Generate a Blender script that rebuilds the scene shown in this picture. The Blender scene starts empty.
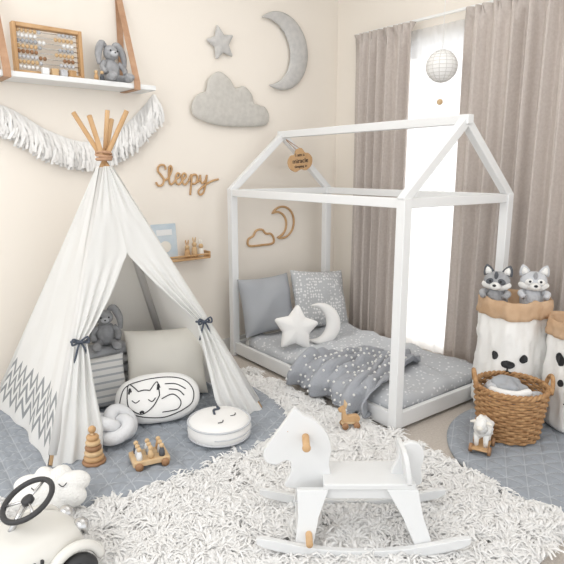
import bpy, math, random
import numpy as np
from mathutils import Vector, Matrix, noise, Euler
random.seed(4); rng=np.random.default_rng(4)
S=bpy.context.scene
COL=S.collection
pi=math.pi
# ------------------------------------------------------------------ materials
def mk(name,col,rough=.7,bump=0,scale=60,col2=None,cs=8,metal=0,sheen=0,kind='noise'):
    m=bpy.data.materials.new(name); m.use_nodes=True; n=m.node_tree.nodes; l=m.node_tree.links
    b=n['Principled BSDF']; b.inputs['Base Color'].default_value=(*col,1); b.inputs['Roughness'].default_value=rough
    b.inputs['Metallic'].default_value=metal
    if sheen: b.inputs['Sheen Weight'].default_value=sheen
    tc=n.new('ShaderNodeTexCoord')
    if bump:
        t=n.new('ShaderNodeTexNoise'); t.inputs['Scale'].default_value=scale; t.inputs['Detail'].default_value=4
        l.new(tc.outputs['Object'],t.inputs['Vector'])
        bp=n.new('ShaderNodeBump'); bp.inputs['Strength'].default_value=bump; bp.inputs['Distance'].default_value=.01
        l.new(t.outputs['Fac'],bp.inputs['Height']); l.new(bp.outputs['Normal'],b.inputs['Normal'])
    if col2:
        t=n.new('ShaderNodeTexNoise'); t.inputs['Scale'].default_value=cs; t.inputs['Detail'].default_value=5
        if kind=='wood':
            mp=n.new('ShaderNodeMapping'); mp.inputs['Scale'].default_value=(1,1,.12)
            l.new(tc.outputs['Object'],mp.inputs['Vector']); l.new(mp.outputs['Vector'],t.inputs['Vector'])
        else: l.new(tc.outputs['Object'],t.inputs['Vector'])
        r=n.new('ShaderNodeValToRGB'); r.color_ramp.elements[0].position=.35; r.color_ramp.elements[1].position=.65
        r.color_ramp.elements[0].color=(*col,1); r.color_ramp.elements[1].color=(*col2,1)
        l.new(t.outputs['Fac'],r.inputs['Fac']); l.new(r.outputs['Color'],b.inputs['Base Color'])
    return m
def H(h):
    h=h.lstrip('#'); c=[int(h[i:i+2],16)/255 for i in (0,2,4)]
    return tuple(x/12.92 if x<=.04045 else ((x+.055)/1.055)**2.4 for x in c)
def mathn(n,l,op,a,b=None):
    x=n.new('ShaderNodeMath'); x.operation=op
    for i,q in enumerate((a,b)):
        if q is None: continue
        if isinstance(q,(int,float)): x.inputs[i].default_value=q
        else: l.new(q,x.inputs[i])
    return x.outputs[0]
def addtrans(m,fac,col):
    n=m.node_tree.nodes; l=m.node_tree.links; b=n['Principled BSDF']; o=n['Material Output']
    t=n.new('ShaderNodeBsdfTranslucent'); t.inputs[0].default_value=(*col,1)
    x=n.new('ShaderNodeMixShader'); x.inputs[0].default_value=fac; l.new(b.outputs[0],x.inputs[1]); l.new(t.outputs[0],x.inputs[2]); l.new(x.outputs[0],o.inputs[0])
M={}
M['wall']=mk('wall_paint',H('#f0e9df'),.9,.04,120)
M['ceil']=mk('ceiling_paint',H('#f6f5f2'),.9,.03,100)
M['carpet']=mk('carpet',H('#c2b9b0'),1,.5,260,H('#cec6bd'),90)
M['trim']=mk('white_trim',H('#f0f0ee'),.4,.01,30)
M['white']=mk('white_paint',H('#e8e9e9'),.4,.01,30)
M['horse']=mk('white_toy_enamel',H('#dfe0e0'),.45,.01,30)
M['wood']=mk('light_wood',H('#dbc19b'),.55,.05,60,H('#ccab80'),14,kind='wood')
M['wood2']=mk('honey_wood',H('#cfaa7f'),.5,.05,60,H('#bc9467'),14,kind='wood')
M['wooddk']=mk('walnut_wood',H('#ab825f'),.5,.05,60,H('#8f6947'),14,kind='wood')
M['leather']=mk('tan_leather',H('#bd9779'),.6,.1,120,H('#b0886a'),20)
M['canvas']=mk('white_canvas',H('#ebebe9'),.9,.1,300); addtrans(M['canvas'],.26,H('#f4f3f0'))
M['cotton']=mk('white_cotton',H('#ecebe9'),.95,.2,180)
M['cream']=mk('cream_linen',H('#e9e5dc'),.95,.25,200)
M['grey']=mk('grey_linen',H('#a9acb1'),.95,.25,200)
M['ltgrey']=mk('light_grey_knit',H('#c9cbcf'),.95,.5,120)
M['knot']=mk('pale_grey_knit',H('#dcdddf'),.95,.4,120)
M['midgrey']=mk('grey_plush',H('#a0a1a4'),1,.7,160,H('#b1b2b5'),40)
M['dkgrey']=mk('dark_grey_plush',H('#5d6065'),1,.6,160)
M['felt']=mk('grey_felt',H('#bfbebc'),1,.2,160,H('#cac8c5'),30)
M['cloudfelt']=mk('silver_cotton',H('#cbc8c2'),1,.2,160,H('#c1beb8'),30)
M['plushw']=mk('white_plush',H('#eeedea'),1,.6,140)
M['black']=mk('black_ink',H('#222326'),.6,.02,50)
M['navy']=mk('charcoal_ribbon',H('#4b525e'),.8,.1,90)
M['curtain']=mk('taupe_curtain',H('#c0b6af'),.95,.1,260,H('#c8bfb8'),60)
M['paper']=mk('white_kraft_paper',H('#eeedea'),.8,.25,30)
M['kraft']=mk('brown_kraft',H('#cbad8f'),.85,.25,30,H('#bf9e7d'),9)
M['wicker']=mk('wicker',H('#bd9569'),.7,.3,90,H('#9a7149'),50)
M['rubber']=mk('black_rubber',H('#353537'),.5,.1,90)
M['chrome']=mk('brushed_chrome',H('#c9c9c9'),.25,.02,60,metal=.9)
M['carpaint']=mk('cream_enamel',H('#e2e0da'),.25,.01,20)
M['lace']=mk('white_lace',H('#d6d4d0'),.9,.2,90)
M['globe']=mk('paper_globe',H('#efeeec'),.9,.1,90)
M['blk']=mk('slate_knit',H('#a4a7ad'),1,.7,110)
M['bookc']=mk('book_cover',H('#d5dde2'),.6,.02,60,H('#b6c6d2'),6)
def rugm():
    m=bpy.data.materials.new('shag_wool'); m.use_nodes=True; n=m.node_tree.nodes; l=m.node_tree.links; n.clear()
    o=n.new('ShaderNodeOutputMaterial'); t=n.new('ShaderNodeBsdfTranslucent'); d=n.new('ShaderNodeBsdfDiffuse')
    t.inputs[0].default_value=(.97,.965,.955,1); d.inputs[0].default_value=(.97,.965,.955,1)
    a=n.new('ShaderNodeMixShader'); a.inputs[0].default_value=.25; l.new(d.outputs[0],a.inputs[1]); l.new(t.outputs[0],a.inputs[2]); l.new(a.outputs[0],o.inputs[0]); return m
M['rug']=rugm()
def canv():
    m=mk('chevron_canvas',H('#ebebe9'),.9,.1,300); n=m.node_tree.nodes; l=m.node_tree.links; b=n['Principled BSDF']
    uv=n.new('ShaderNodeTexCoord'); sp=n.new('ShaderNodeSeparateXYZ'); l.new(uv.outputs['UV'],sp.inputs[0])
    u,v=sp.outputs[0],sp.outputs[1]
    f=mathn(n,l,'FRACT',mathn(n,l,'MULTIPLY',u,9.0)); tri=mathn(n,l,'ABSOLUTE',mathn(n,l,'SUBTRACT',f,.5))
    z=mathn(n,l,'ADD',mathn(n,l,'MULTIPLY',v,19.0),mathn(n,l,'MULTIPLY',tri,2.0))
    st=mathn(n,l,'GREATER_THAN',mathn(n,l,'FRACT',z),.52)
    band=mathn(n,l,'MULTIPLY',mathn(n,l,'LESS_THAN',z,4.1),mathn(n,l,'GREATER_THAN',z,1.0))
    k=mathn(n,l,'MULTIPLY',st,band)
    mx=n.new('ShaderNodeMix'); mx.data_type='RGBA'; l.new(k,mx.inputs[0]); mx.inputs[6].default_value=(*H('#ebebe9'),1); mx.inputs[7].default_value=(*H('#8e9296'),1)
    l.new(mx.outputs[2],b.inputs['Base Color']); addtrans(m,.2,H('#f4f3f0')); return m
M['chev']=canv()
def dots(name,c1,c2,scale,thr,soft=.02,rand=1.0,bump=.3):
    m=mk(name,c1,.95,bump,200); n=m.node_tree.nodes; l=m.node_tree.links; b=n['Principled BSDF']
    tc=n.new('ShaderNodeTexCoord'); vo=n.new('ShaderNodeTexVoronoi'); vo.inputs['Scale'].default_value=scale; vo.inputs['Randomness'].default_value=rand
    l.new(tc.outputs['Object'],vo.inputs['Vector'])
    r=n.new('ShaderNodeValToRGB'); r.color_ramp.elements[0].position=thr; r.color_ramp.elements[1].position=thr+soft
    r.color_ramp.elements[0].color=(*c2,1); r.color_ramp.elements[1].color=(*c1,1)
    l.new(vo.outputs['Distance'],r.inputs['Fac']); l.new(r.outputs['Color'],b.inputs['Base Color']); return m
M['starfab']=dots('star_print_cotton',H('#bcbfc3'),H('#dedfe1'),34,.22,.08,bump=.15)
M['leaffab']=dots('patterned_cotton',H('#b9bbbd'),H('#e2e2e2'),42,.3,.1,.6,bump=.15)
def stripes():
    m=mk('striped_linen',H('#e5e4e2'),.95,.3,200); n=m.node_tree.nodes; l=m.node_tree.links; b=n['Principled BSDF']
    tc=n.new('ShaderNodeTexCoord'); sp=n.new('ShaderNodeSeparateXYZ'); l.new(tc.outputs['Object'],sp.inputs[0])
    k=mathn(n,l,'GREATER_THAN',mathn(n,l,'FRACT',mathn(n,l,'MULTIPLY',sp.outputs[2],26)),.7)
    mx=n.new('ShaderNodeMix'); mx.data_type='RGBA'; l.new(k,mx.inputs[0]); mx.inputs[6].default_value=(*H('#e5e4e2'),1); mx.inputs[7].default_value=(*H('#b5b8bc'),1)
    l.new(mx.outputs[2],b.inputs['Base Color']); return m
M['stripe']=stripes()
QK=pi/.085
def quilt():
    m=mk('quilted_blue_grey',H('#a3adb9'),.9,.2,200); n=m.node_tree.nodes; l=m.node_tree.links; b=n['Principled BSDF']
    tc=n.new('ShaderNodeTexCoord'); sp=n.new('ShaderNodeSeparateXYZ'); l.new(tc.outputs['Object'],sp.inputs[0])
    o=None
    for a in (0,pi/3,2*pi/3):
        d=mathn(n,l,'ADD',mathn(n,l,'MULTIPLY',sp.outputs[0],math.cos(a)*QK),mathn(n,l,'MULTIPLY',sp.outputs[1],math.sin(a)*QK))
        s=mathn(n,l,'ABSOLUTE',mathn(n,l,'SINE',d)); o=s if o is None else mathn(n,l,'MINIMUM',o,s)
    r=n.new('ShaderNodeValToRGB'); r.color_ramp.elements[0].position=.0; r.color_ramp.elements[1].position=.12
    r.color_ramp.elements[0].color=(*H('#b8bdc3'),1); r.color_ramp.elements[1].color=(*H('#999fa7'),1)
    l.new(o,r.inputs['Fac']); l.new(r.outputs['Color'],b.inputs['Base Color']); return m
M['quilt']=quilt()
def sheer():
    m=bpy.data.materials.new('sheer_voile'); m.use_nodes=True; n=m.node_tree.nodes; l=m.node_tree.links; n.clear()
    o=n.new('ShaderNodeOutputMaterial'); t=n.new('ShaderNodeBsdfTranslucent'); d=n.new('ShaderNodeBsdfDiffuse'); tr=n.new('ShaderNodeBsdfTransparent')
    t.inputs[0].default_value=(.95,.95,.95,1); d.inputs[0].default_value=(.95,.95,.95,1)
    a=n.new('ShaderNodeMixShader'); a.inputs[0].default_value=.35; l.new(t.outputs[0],a.inputs[1]); l.new(d.outputs[0],a.inputs[2])
    b=n.new('ShaderNodeMixShader'); b.inputs[0].default_value=.4; l.new(a.outputs[0],b.inputs[1]); l.new(tr.outputs[0],b.inputs[2])
    l.new(b.outputs[0],o.inputs[0]); return m
M['sheer']=sheer()
def glass():
    m=bpy.data.materials.new('window_glass'); m.use_nodes=True; n=m.node_tree.nodes; l=m.node_tree.links; n.clear()
    o=n.new('ShaderNodeOutputMaterial'); g=n.new('ShaderNodeBsdfGlossy'); g.inputs['Roughness'].default_value=.02; tr=n.new('ShaderNodeBsdfTransparent')
    b=n.new('ShaderNodeMixShader'); b.inputs[0].default_value=.05; l.new(tr.outputs[0],b.inputs[1]); l.new(g.outputs[0],b.inputs[2]); l.new(b.outputs[0],o.inputs[0]); return m
M['glass']=glass()
# ------------------------------------------------------------------ helpers
def root(name,loc=(0,0,0),rz=0,rot=None):
    e=bpy.data.objects.new(name,None); e.empty_display_size=.05; COL.objects.link(e); e.location=loc
    e.rotation_euler=rot if rot else (0,0,rz); return e
def add(name,verts,faces,mat,parent=None,loc=(0,0,0),rot=(0,0,0),smooth=True,uv=None):
    me=bpy.data.meshes.new(name); me.from_pydata([tuple(v) for v in verts],[],faces); me.update()
    ob=bpy.data.objects.new(name,me); COL.objects.link(ob); ob.location=loc; ob.rotation_euler=rot
    if mat: me.materials.append(M[mat] if isinstance(mat,str) else mat)
    if smooth: me.polygons.foreach_set('use_smooth',[True]*len(me.polygons))
    if parent: ob.parent=parent
    if uv:
        L=me.uv_layers.new(name='UVMap')
        for lp in me.loops: L.data[lp.index].uv=uv[lp.vertex_index]
    return ob
def bev(ob,w=.004,s=2):
    m=ob.modifiers.new('bevel','BEVEL'); m.width=w; m.segments=s; m.limit_method='ANGLE'; m.angle_limit=math.radians(40); return ob
BOXF=[(0,1,3,2),(4,6,7,5),(0,4,5,1),(2,3,7,6),(0,2,6,4),(1,5,7,3)]
def box(name,c,s,mat,parent=None,rot=(0,0,0),b=.004):
    v=[(sx*s[0]/2,sy*s[1]/2,sz*s[2]/2) for sx in(-1,1) for sy in(-1,1) for sz in(-1,1)]
    o=add(name,v,BOXF,mat,parent,c,rot,False)
    if b: bev(o,b)
    return o
def beam(name,p,q,w,d,mat,parent=None,up=(0,0,1),b=.004,ext=0):
    p=Vector(p);q=Vector(q);z=(q-p).normalized(); p-=z*ext; q+=z*ext
    u=Vector(up)
    if abs(z.dot(u))>.98: u=Vector((0,1,0))
    x=u.cross(z).normalized(); y=z.cross(x)
    v=[]
    for sx in(-1,1):
        for sy in(-1,1):
            for e in(p,q): v.append(e+x*sx*w/2+y*sy*d/2)
    o=add(name,v,BOXF,mat,parent,smooth=False)
    if b: bev(o,b)
    return o
def tube(name,pts,r,mat,parent=None,closed=False,seg=10,loc=(0,0,0),rot=(0,0,0)):
    P=[Vector(p) for p in pts]; n=len(P); R=r if isinstance(r,(list,tuple)) else [r]*n
    T=[]
    for i in range(n):
        a=P[(i-1)%n] if (closed or i>0) else P[i]; b=P[(i+1)%n] if (closed or i<n-1) else P[i]
        T.append((b-a).normalized())
    u=T[0].orthogonal().normalized(); U=[u]
    for i in range(1,n):
        u=U[-1]-T[i]*U[-1].dot(T[i]); U.append(u.normalized())
    if closed:
        u=U[-1]-T[0]*U[-1].dot(T[0]); u.normalize(); w=T[0].cross(U[0]); ang=math.atan2(u.dot(w),u.dot(U[0]))
        U=[(Matrix.Rotation(-ang*i/n,3,T[i])@U[i]) for i in range(n)]
    v=[];f=[]
    for i in range(n):
        w=T[i].cross(U[i])
        for k in range(seg):
            a=2*pi*k/seg; v.append(P[i]+(U[i]*math.cos(a)+w*math.sin(a))*R[i])
    for i in range(n if closed else n-1):
        j=(i+1)%n
        for k in range(seg):
            k2=(k+1)%seg; f.append((i*seg+k,i*seg+k2,j*seg+k2,j*seg+k))
    if not closed:
        f.append(tuple(range(seg))[::-1]); f.append(tuple(range((n-1)*seg,n*seg)))
    return add(name,v,f,mat,parent,loc,rot)
def cr(pts,k=8,closed=False):
    P=[Vector(p) for p in pts]; out=[]; n=len(P)
    rngi=range(n if closed else n-1)
    for i in rngi:
        if closed: a,b,c,d=P[(i-1)%n],P[i],P[(i+1)%n],P[(i+2)%n]
        else: a,b,c,d=P[max(i-1,0)],P[i],P[i+1],P[min(i+2,n-1)]
        for j in range(k):
            t=j/k; out.append(.5*((2*b)+(c-a)*t+(2*a-5*b+4*c-d)*t*t+(3*b-a-3*c+d)*t**3))
    if not closed: out.append(P[-1])
    return out
def lathe(name,prof,mat,parent=None,loc=(0,0,0),rot=(0,0,0),seg=32,fn=None,smooth=True):
    v=[];f=[]
    for (r,z) in prof:
        for k in range(seg):
            a=2*pi*k/seg; p=Vector((r*math.cos(a),r*math.sin(a),z))
            if fn: p=fn(p)
            v.append(p)
    for i in range(len(prof)-1):
        for k in range(seg):
            k2=(k+1)%seg; f.append((i*seg+k,i*seg+k2,(i+1)*seg+k2,(i+1)*seg+k))
    f.append(tuple(range(seg))[::-1]); f.append(tuple(range((len(prof)-1)*seg,len(prof)*seg)))
    return add(name,v,f,mat,parent,loc,rot,smooth)
def torus(name,R,r,mat,parent=None,loc=(0,0,0),rot=(0,0,0),seg=36):
    return tube(name,[(R*math.cos(2*pi*i/seg),R*math.sin(2*pi*i/seg),0) for i in range(seg)],r,mat,parent,True,10,loc,rot)
def ell(name,c,s,mat,parent=None,rot=(0,0,0),nz=0,nf=20,seg=24):
    v=[];f=[];rings=seg//2
    for i in range(1,rings):
        ph=pi*i/rings
        for k in range(seg):
            a=2*pi*k/seg; d=Vector((math.sin(ph)*math.cos(a),math.sin(ph)*math.sin(a),math.cos(ph)))
            p=Vector((d.x*s[0],d.y*s[1],d.z*s[2]))
            if nz: p+=d*nz*noise.noise(p*nf+Vector(c)*7)
            v.append(p)
    v.append(Vector((0,0,s[2])));v.append(Vector((0,0,-s[2])))
    T,B=len(v)-2,len(v)-1
    for i in range(rings-2):
        for k in range(seg):
            k2=(k+1)%seg; f.append((i*seg+k,(i+1)*seg+k,(i+1)*seg+k2,i*seg+k2))
    for k in range(seg):
        k2=(k+1)%seg; f.append((T,k,k2)); b0=(rings-2)*seg; f.append((B,b0+k2,b0+k))
    return add(name,v,f,mat,parent,c,rot)
def pillow(name,w,h,t,mat,parent=None,loc=(0,0,0),rot=(0,0,0),n=26,wr=.012,pinch=.07):
    v=[];f=[]; sd=random.random()*50
    idx={}
    for side in(-1,1):
        for i in range(n+1):
            for j in range(n+1):
                a=-1+2*i/n; b=-1+2*j/n
                a=math.sin(a*pi/2); b=math.sin(b*pi/2)
                edge=i in(0,n) or j in(0,n)
                if edge and side==1: idx[(side,i,j)]=idx[(-1,i,j)]; continue
                x=w/2*a*(1-pinch*(1-b*b)*abs(a)); z=h/2*b*(1-pinch*(1-a*a)*abs(b))
                th=(max(0,1-a**4)*max(0,1-b**4))**.5
                y=side*t/2*th
                if not edge: y+=wr*noise.noise(Vector((x*7+sd,z*7,side)))*th*2
                idx[(side,i,j)]=len(v); v.append((x,y,z))
    for side in(-1,1):
        for i in range(n):
            for j in range(n):
                q=(idx[(side,i,j)],idx[(side,i+1,j)],idx[(side,i+1,j+1)],idx[(side,i,j+1)])
                f.append(q if side==-1 else q[::-1])
    return add(name,v,f,mat,parent,loc,rot)
def puffh(rn,t,p=2.6): return t/2*math.sqrt(max(0,1-rn**p))
def puff(name,out,t,mat,parent=None,loc=(0,0,0),rot=(0,0,0),seg=96,rings=12,p=2.6,wr=0):
    v=[(0,-t/2,0),(0,t/2,0)];f=[];idx={}
    for side in(-1,1):
        for i in range(1,rings+1):
            rn=math.sin(i/rings*pi/2)
            for k in range(seg):
                if i==rings and side==1: idx[(1,i,k)]=idx[(-1,i,k)]; continue
                a=2*pi*k/seg; r=out(a)*rn; x,z=r*math.cos(a),r*math.sin(a); y=side*puffh(rn,t,p)
                if wr and i<rings: y+=wr*noise.noise(Vector((x*12,z*12,side*3+loc[0])))
                idx[(side,i,k)]=len(v); v.append((x,y,z))
    for side in(-1,1):
        c=0 if side==-1 else 1
        for k in range(seg):
            k2=(k+1)%seg; q=(c,idx[(side,1,k)],idx[(side,1,k2)]); f.append(q if side==-1 else q[::-1])
            for i in range(1,rings):
                q=(idx[(side,i,k)],idx[(side,i+1,k)],idx[(side,i+1,k2)],idx[(side,i,k2)]); f.append(q if side==-1 else q[::-1])
    return add(name,v,f,mat,parent,loc,rot)
def crescent(name,R,r,d,t,mat,parent=None,loc=(0,0,0),rot=(0,0,0),n=48,seg=14,flip=1,const=False):
    x0=(R*R-r*r+d*d)/(2*d); y0=math.sqrt(R*R-x0*x0); a0=math.atan2(y0,x0); b0=math.atan2(y0,x0-d)
    v=[];f=[]; wmax=R-(r-d)
    for i in range(n+1):
        s=i/n; s=.5-.5*math.cos(s*pi); s=.02+.96*s
        a=a0+(2*pi-2*a0)*s; b=b0+(2*pi-2*b0)*s
        O=Vector((R*math.cos(a),0,R*math.sin(a))); I=Vector((d+r*math.cos(b),0,r*math.sin(b)))
        c=(O+I)/2; h=(O-I)/2; w=h.length*2; tt=(t/2) if const else t/2*min(1,math.sqrt(w/wmax))
        for k in range(seg):
            g=2*pi*k/seg; p=c+h*math.cos(g)+Vector((0,tt*math.sin(g),0)); v.append((p.x*flip,p.y,p.z))
    for i in range(n):
        for k in range(seg):
            k2=(k+1)%seg; f.append((i*seg+k,i*seg+k2,(i+1)*seg+k2,(i+1)*seg+k))
    f.append(tuple(range(seg))[::-1]); f.append(tuple(range(n*seg,(n+1)*seg)))
    return add(name,v,f,mat,parent,loc,rot)
def plate(name,pts,t,mat,parent=None,loc=(0,0,0),rot=(0,0,0),b=.004):
    n=len(pts); v=[(x,-t/2,z) for x,z in pts]+[(x,t/2,z) for x,z in pts]
    f=[tuple(range(n)),tuple(range(n,2*n))[::-1]]+[(i,i+n,(i+1)%n+n,(i+1)%n) for i in range(n)]
    o=add(name,v,f,mat,parent,loc,rot,False)
    if b: bev(o,b)
    return o
def cr2(pts,k=6): return [(p.x,p.y) for p in cr([(x,y,0) for x,y in pts],k,True)]
def cloudr(w,h,ph=0.3,n=7,amp=.1):
    def o(a):
        b=1/math.sqrt((math.cos(a)/(w/2))**2+(math.sin(a)/(h/2))**2)
        return b*(1-amp+amp*1.6*abs(math.sin(n*a/2+ph)))*(1 if a<pi else .97)
    return o
def starr(R,k=.5,n=5,ph=pi/2):
    def o(a):
        x=((a-ph)/(2*pi)*n)%1; x=min(x,1-x)*2
        A=pi/n; th=x*A
        r0=R; r1=R*k
        ex,ey=r1*math.cos(A)-r0, r1*math.sin(A)
        rr=r0*ey/(ey*math.cos(th)-ex*math.sin(th)) 
        return min(rr,R*.93)
    return o
def text(name,body,size,mat,parent,loc,rot,ex=.001):
    c=bpy.data.curves.new(name,'FONT'); c.body=body; c.size=size; c.extrude=ex; c.align_x='CENTER'; c.align_y='CENTER'
    o=bpy.data.objects.new(name+'_tmp',c); COL.objects.link(o)
    dg=bpy.context.evaluated_depsgraph_get(); me=bpy.data.meshes.new_from_object(o.evaluated_get(dg))
    bpy.data.objects.remove(o); ob=bpy.data.objects.new(name,me); COL.objects.link(ob); me.materials.clear(); me.materials.append(M[mat])
    ob.location=loc; ob.rotation_euler=rot; ob.parent=parent; return ob
def boxes(name,lst,mat):
    v=[];f=[]
    for (a,b) in lst:
        o=len(v); v+=[(x,y,z) for x in(a[0],b[0]) for y in(a[1],b[1]) for z in(a[2],b[2])]; f+=[tuple(o+i for i in q) for q in BOXF]
    return add(name,v,f,mat,smooth=False)
# ------------------------------------------------------------------ room
WY=3.5; WX=3.55; CZ=2.95
boxes('floor',[((-1.6,-1.6,-.1),(WX+.1,WY+.1,0))],'carpet')
boxes('ceiling',[((-1.6,-1.6,CZ),(WX+.1,WY+.1,CZ+.1))],'ceil')
boxes('wall_back',[((-1.6,WY,0),(WX+.12,WY+.12,CZ))],'wall')
wy0,wy1,wz=1.45,3.02,2.36
boxes('wall_right',[((WX,-1.6,0),(WX+.12,wy0,CZ)),((WX,wy1,0),(WX+.12,WY,CZ)),((WX,wy0,wz),(WX+.12,wy1,CZ))],'wall')
boxes('baseboard_back',[((-1.6,WY-.015,0),(WX,WY,.09))],'trim')
boxes('baseboard_right',[((WX-.015,-1.6,0),(WX,wy0,.09)),((WX-.015,wy1,0),(WX,WY-.015,.09))],'trim')
w=root('window_1',(WX+.06,0,0))
for nm,a,b in [('frame_a',(0,wy0+.025,wz/2),(.08,.05,wz)),('frame_b',(0,wy1-.025,wz/2),(.08,.05,wz)),('frame_top',(0,(wy0+wy1)/2,wz-.025),(.08,wy1-wy0-.1,.05)),('sill',(0,(wy0+wy1)/2,.03),(.08,wy1-wy0-.1,.06)),('mullion',(0,2.72,wz/2),(.06,.05,wz-.12))]:
    box(nm,a,b,'trim',w)
box('glass',(0.0,(wy0+wy1)/2,wz/2),(.006,wy1-wy0-.1,wz-.1),'glass',w,b=0)
def curtain(name,y0,y1,x0,z0,z1,mat,waves,amp,seed,nz=30,dens=22):
    n=int(waves*dens); v=[];f=[]
    for j in range(nz+1):
        h=j/nz; z=z0+(z1-z0)*h
        for i in range(n+1):
            s=i/n; ph=s*waves*2*pi
            k=noise.noise(Vector((s*3+seed,h*.7,0)))*1.5*(1-h*.8)+1.1*math.sin(s*9+seed)
            a=amp*(1-.3*h)*(1+.6*noise.noise(Vector((s*7+seed,h*.8,3))))
            x=x0-a*math.sin(ph+k)-.22*a*math.sin(2*ph+k*2+1)-.10*a*math.sin(5*ph+k)
            y=y0+(y1-y0)*s+.02*math.cos(ph+k)*(1-h*.5)
            if h>.97: x=x0-amp*.7*(abs(math.sin(ph))*2-1)
            v.append((x,y,z))
    for j in range(nz):
        for i in range(n):
            a=j*(n+1)+i; f.append((a,a+1,a+n+2,a+n+1))
    o=add(name,v,f,mat); m=o.modifiers.new('sol','SOLIDIFY'); m.thickness=.003; return o
curtain('curtain',2.62,3.19,3.43,.015,2.44,'curtain',6,.040,1)
curtain('curtain.001',1.0,2.21,3.43,.035,2.44,'curtain',10,.046,7)
curtain('sheer_curtain',1.55,3.0,3.515,.02,2.40,'sheer',11,.010,3)
rr=root('curtain_rail',(0,0,0)); box('rail',(3.47,2.1,2.452),(.02,2.25,.018),'trim',rr)
for y in(1.05,2.2,3.15): box('bracket',(3.514,y,2.455),(.072,.03,.022),'trim',rr)
# ------------------------------------------------------------------ mats
def sup(a,w,h,e):
    c,s=math.cos(a),math.sin(a); r=(abs(c/(w/2))**e+abs(s/(h/2))**e)**(-1/e); return r
def quiltmat(name,c,w,h,e,z0,th,rz=0):
    v=[];f=[];R=70;SG=220
    def hh(x,y):
        o=9
        for a in (0,pi/3,2*pi/3): o=min(o,abs(math.sin(QK*(x*math.cos(a)+y*math.sin(a)))))
        return min(1,o*2.2)**.6
    v.append((0,0,th))
    for i in range(1,R+1):
        for k in range(SG):
            a=2*pi*k/SG; r=sup(a,w,h,e)*i/R; x,y=r*math.cos(a),r*math.sin(a)
            ed=min(1,(R-i)/R*14)
            z=th*(.35+.3*math.sqrt(ed))+.35*th*hh(x,y)*ed+.006*noise.noise(Vector((x*3,y*3,0)))*ed
            v.append((x,y,z))
    for k in range(SG):
        f.append((0,1+k,1+(k+1)%SG))
        for i in range(R-1):
            a=1+i*SG+k;b=1+i*SG+(k+1)%SG; f.append((a,a+SG,b+SG,b))
    nb=len(v)
    for k in range(SG): x,y,z=v[1+(R-1)*SG+k]; v.append((x*.998,y*.998,0))
    for k in range(SG):
        k2=(k+1)%SG; a=1+(R-1)*SG; f.append((a+k,nb+k,nb+k2,a+k2))
    f.append(tuple(nb+k for k in range(SG))[::-1])
    return add(name,v,f,'quilt',None,(c[0],c[1],z0),(0,0,rz))
MATC=(1.20,2.74); MATW,MATH,MATE=1.62,1.42,3.4
quiltmat('quilted_play_mat',MATC,MATW,MATH,MATE,.012,.045,-.06)
M2C=(2.76,.99); M2R=.625
quiltmat('quilted_play_mat.001',M2C,2*M2R,2*M2R,2,.002,.03)
# ------------------------------------------------------------------ shag rug
RX0,RX1,RY0,RY1=.12,2.17,.74,2.98
def rug():
    N=92000
    x=rng.uniform(RX0,RX1,N);y=rng.uniform(RY0,RY1,N)
    x=x+.02*np.sin(y*31)*(x>RX1-.06)+.015*np.sin(y*53+1)*(x>RX1-.05)
    dx=x-MATC[0];dy=y-MATC[1]
    inm=(np.abs(dx/(MATW/2-.02))**MATE+np.abs(dy/(MATH/2-.02))**MATE)<1
    in2=((x-M2C[0])**2+(y-M2C[1])**2)<(M2R-.0)**2
    k=~(inm|in2); x=x[k];y=y[k];N=len(x)
    ang=2.2*np.sin(x*17+np.sin(y*14)*1.5)+2.4*np.cos(y*21+np.sin(x*12)*2)+rng.normal(0,.65,N)
    clump=.5+.5*np.sin(x*47+2*np.sin(y*23))*np.sin(y*43+2*np.sin(x*29))
    L=rng.uniform(.048,.074,N)*(.87+.26*clump); W=rng.uniform(.0033,.0058,N)
    lean=rng.uniform(.55,1.1,N)
    d=np.stack([np.cos(ang),np.sin(ang),np.zeros(N)],1)
    s=np.stack([-np.sin(ang),np.cos(ang),np.zeros(N)],1)
    tw=rng.uniform(-.6,.6,N)[:,None]
    base=np.stack([x,y,np.full(N,.006)],1); up=np.array([0,0,1.])
    vs=[]
    prof=[(0,.08,1),(.18,.48,1.15),(.55,.66,1.0),(.95,.50,.55)]
    for j,(o,h,wd) in enumerate(prof):
        c=base+d*(L*lean*o)[:,None]+up*(L*h*(1.22-.5*lean)*(.8+.35*clump))[:,None]+s*tw*(L*o*o)[:,None]
        side=s+up*0.4*tw
        vs.append(c-side*(W*wd)[:,None]); vs.append(c+up*(W*wd*.7)[:,None]); vs.append(c+side*(W*wd)[:,None])
    V_=np.stack(vs,1).reshape(-1,3)
    b=np.arange(N)*12; F=[]
    for j in range(3):
        for q in range(2): F.append(np.stack([b+3*j+q,b+3*j+q+1,b+3*j+q+4,b+3*j+q+3],1))
    F=np.concatenate(F)
    nv=len(V_); bk=np.array([(X,Y,Z) for X in(RX0,RX1) for Y in(RY0,RY1) for Z in(.001,.008)])
    V_=np.concatenate([V_,bk]); F=np.concatenate([F,np.array(BOXF)+nv])
    me=bpy.data.meshes.new('shag_rug'); me.vertices.add(len(V_)); me.vertices.foreach_set('co',V_.ravel())
    me.loops.add(len(F)*4); me.loops.foreach_set('vertex_index',F.ravel()); me.polygons.add(len(F))
    me.polygons.foreach_set('loop_start',np.arange(len(F))*4); me.update(calc_edges=True); me.validate()
    me.polygons.foreach_set('use_smooth',[True]*len(me.polygons))
    me.materials.append(M['rug']); ob=bpy.data.objects.new('shag_rug',me); COL.objects.link(ob)
rug()
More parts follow.
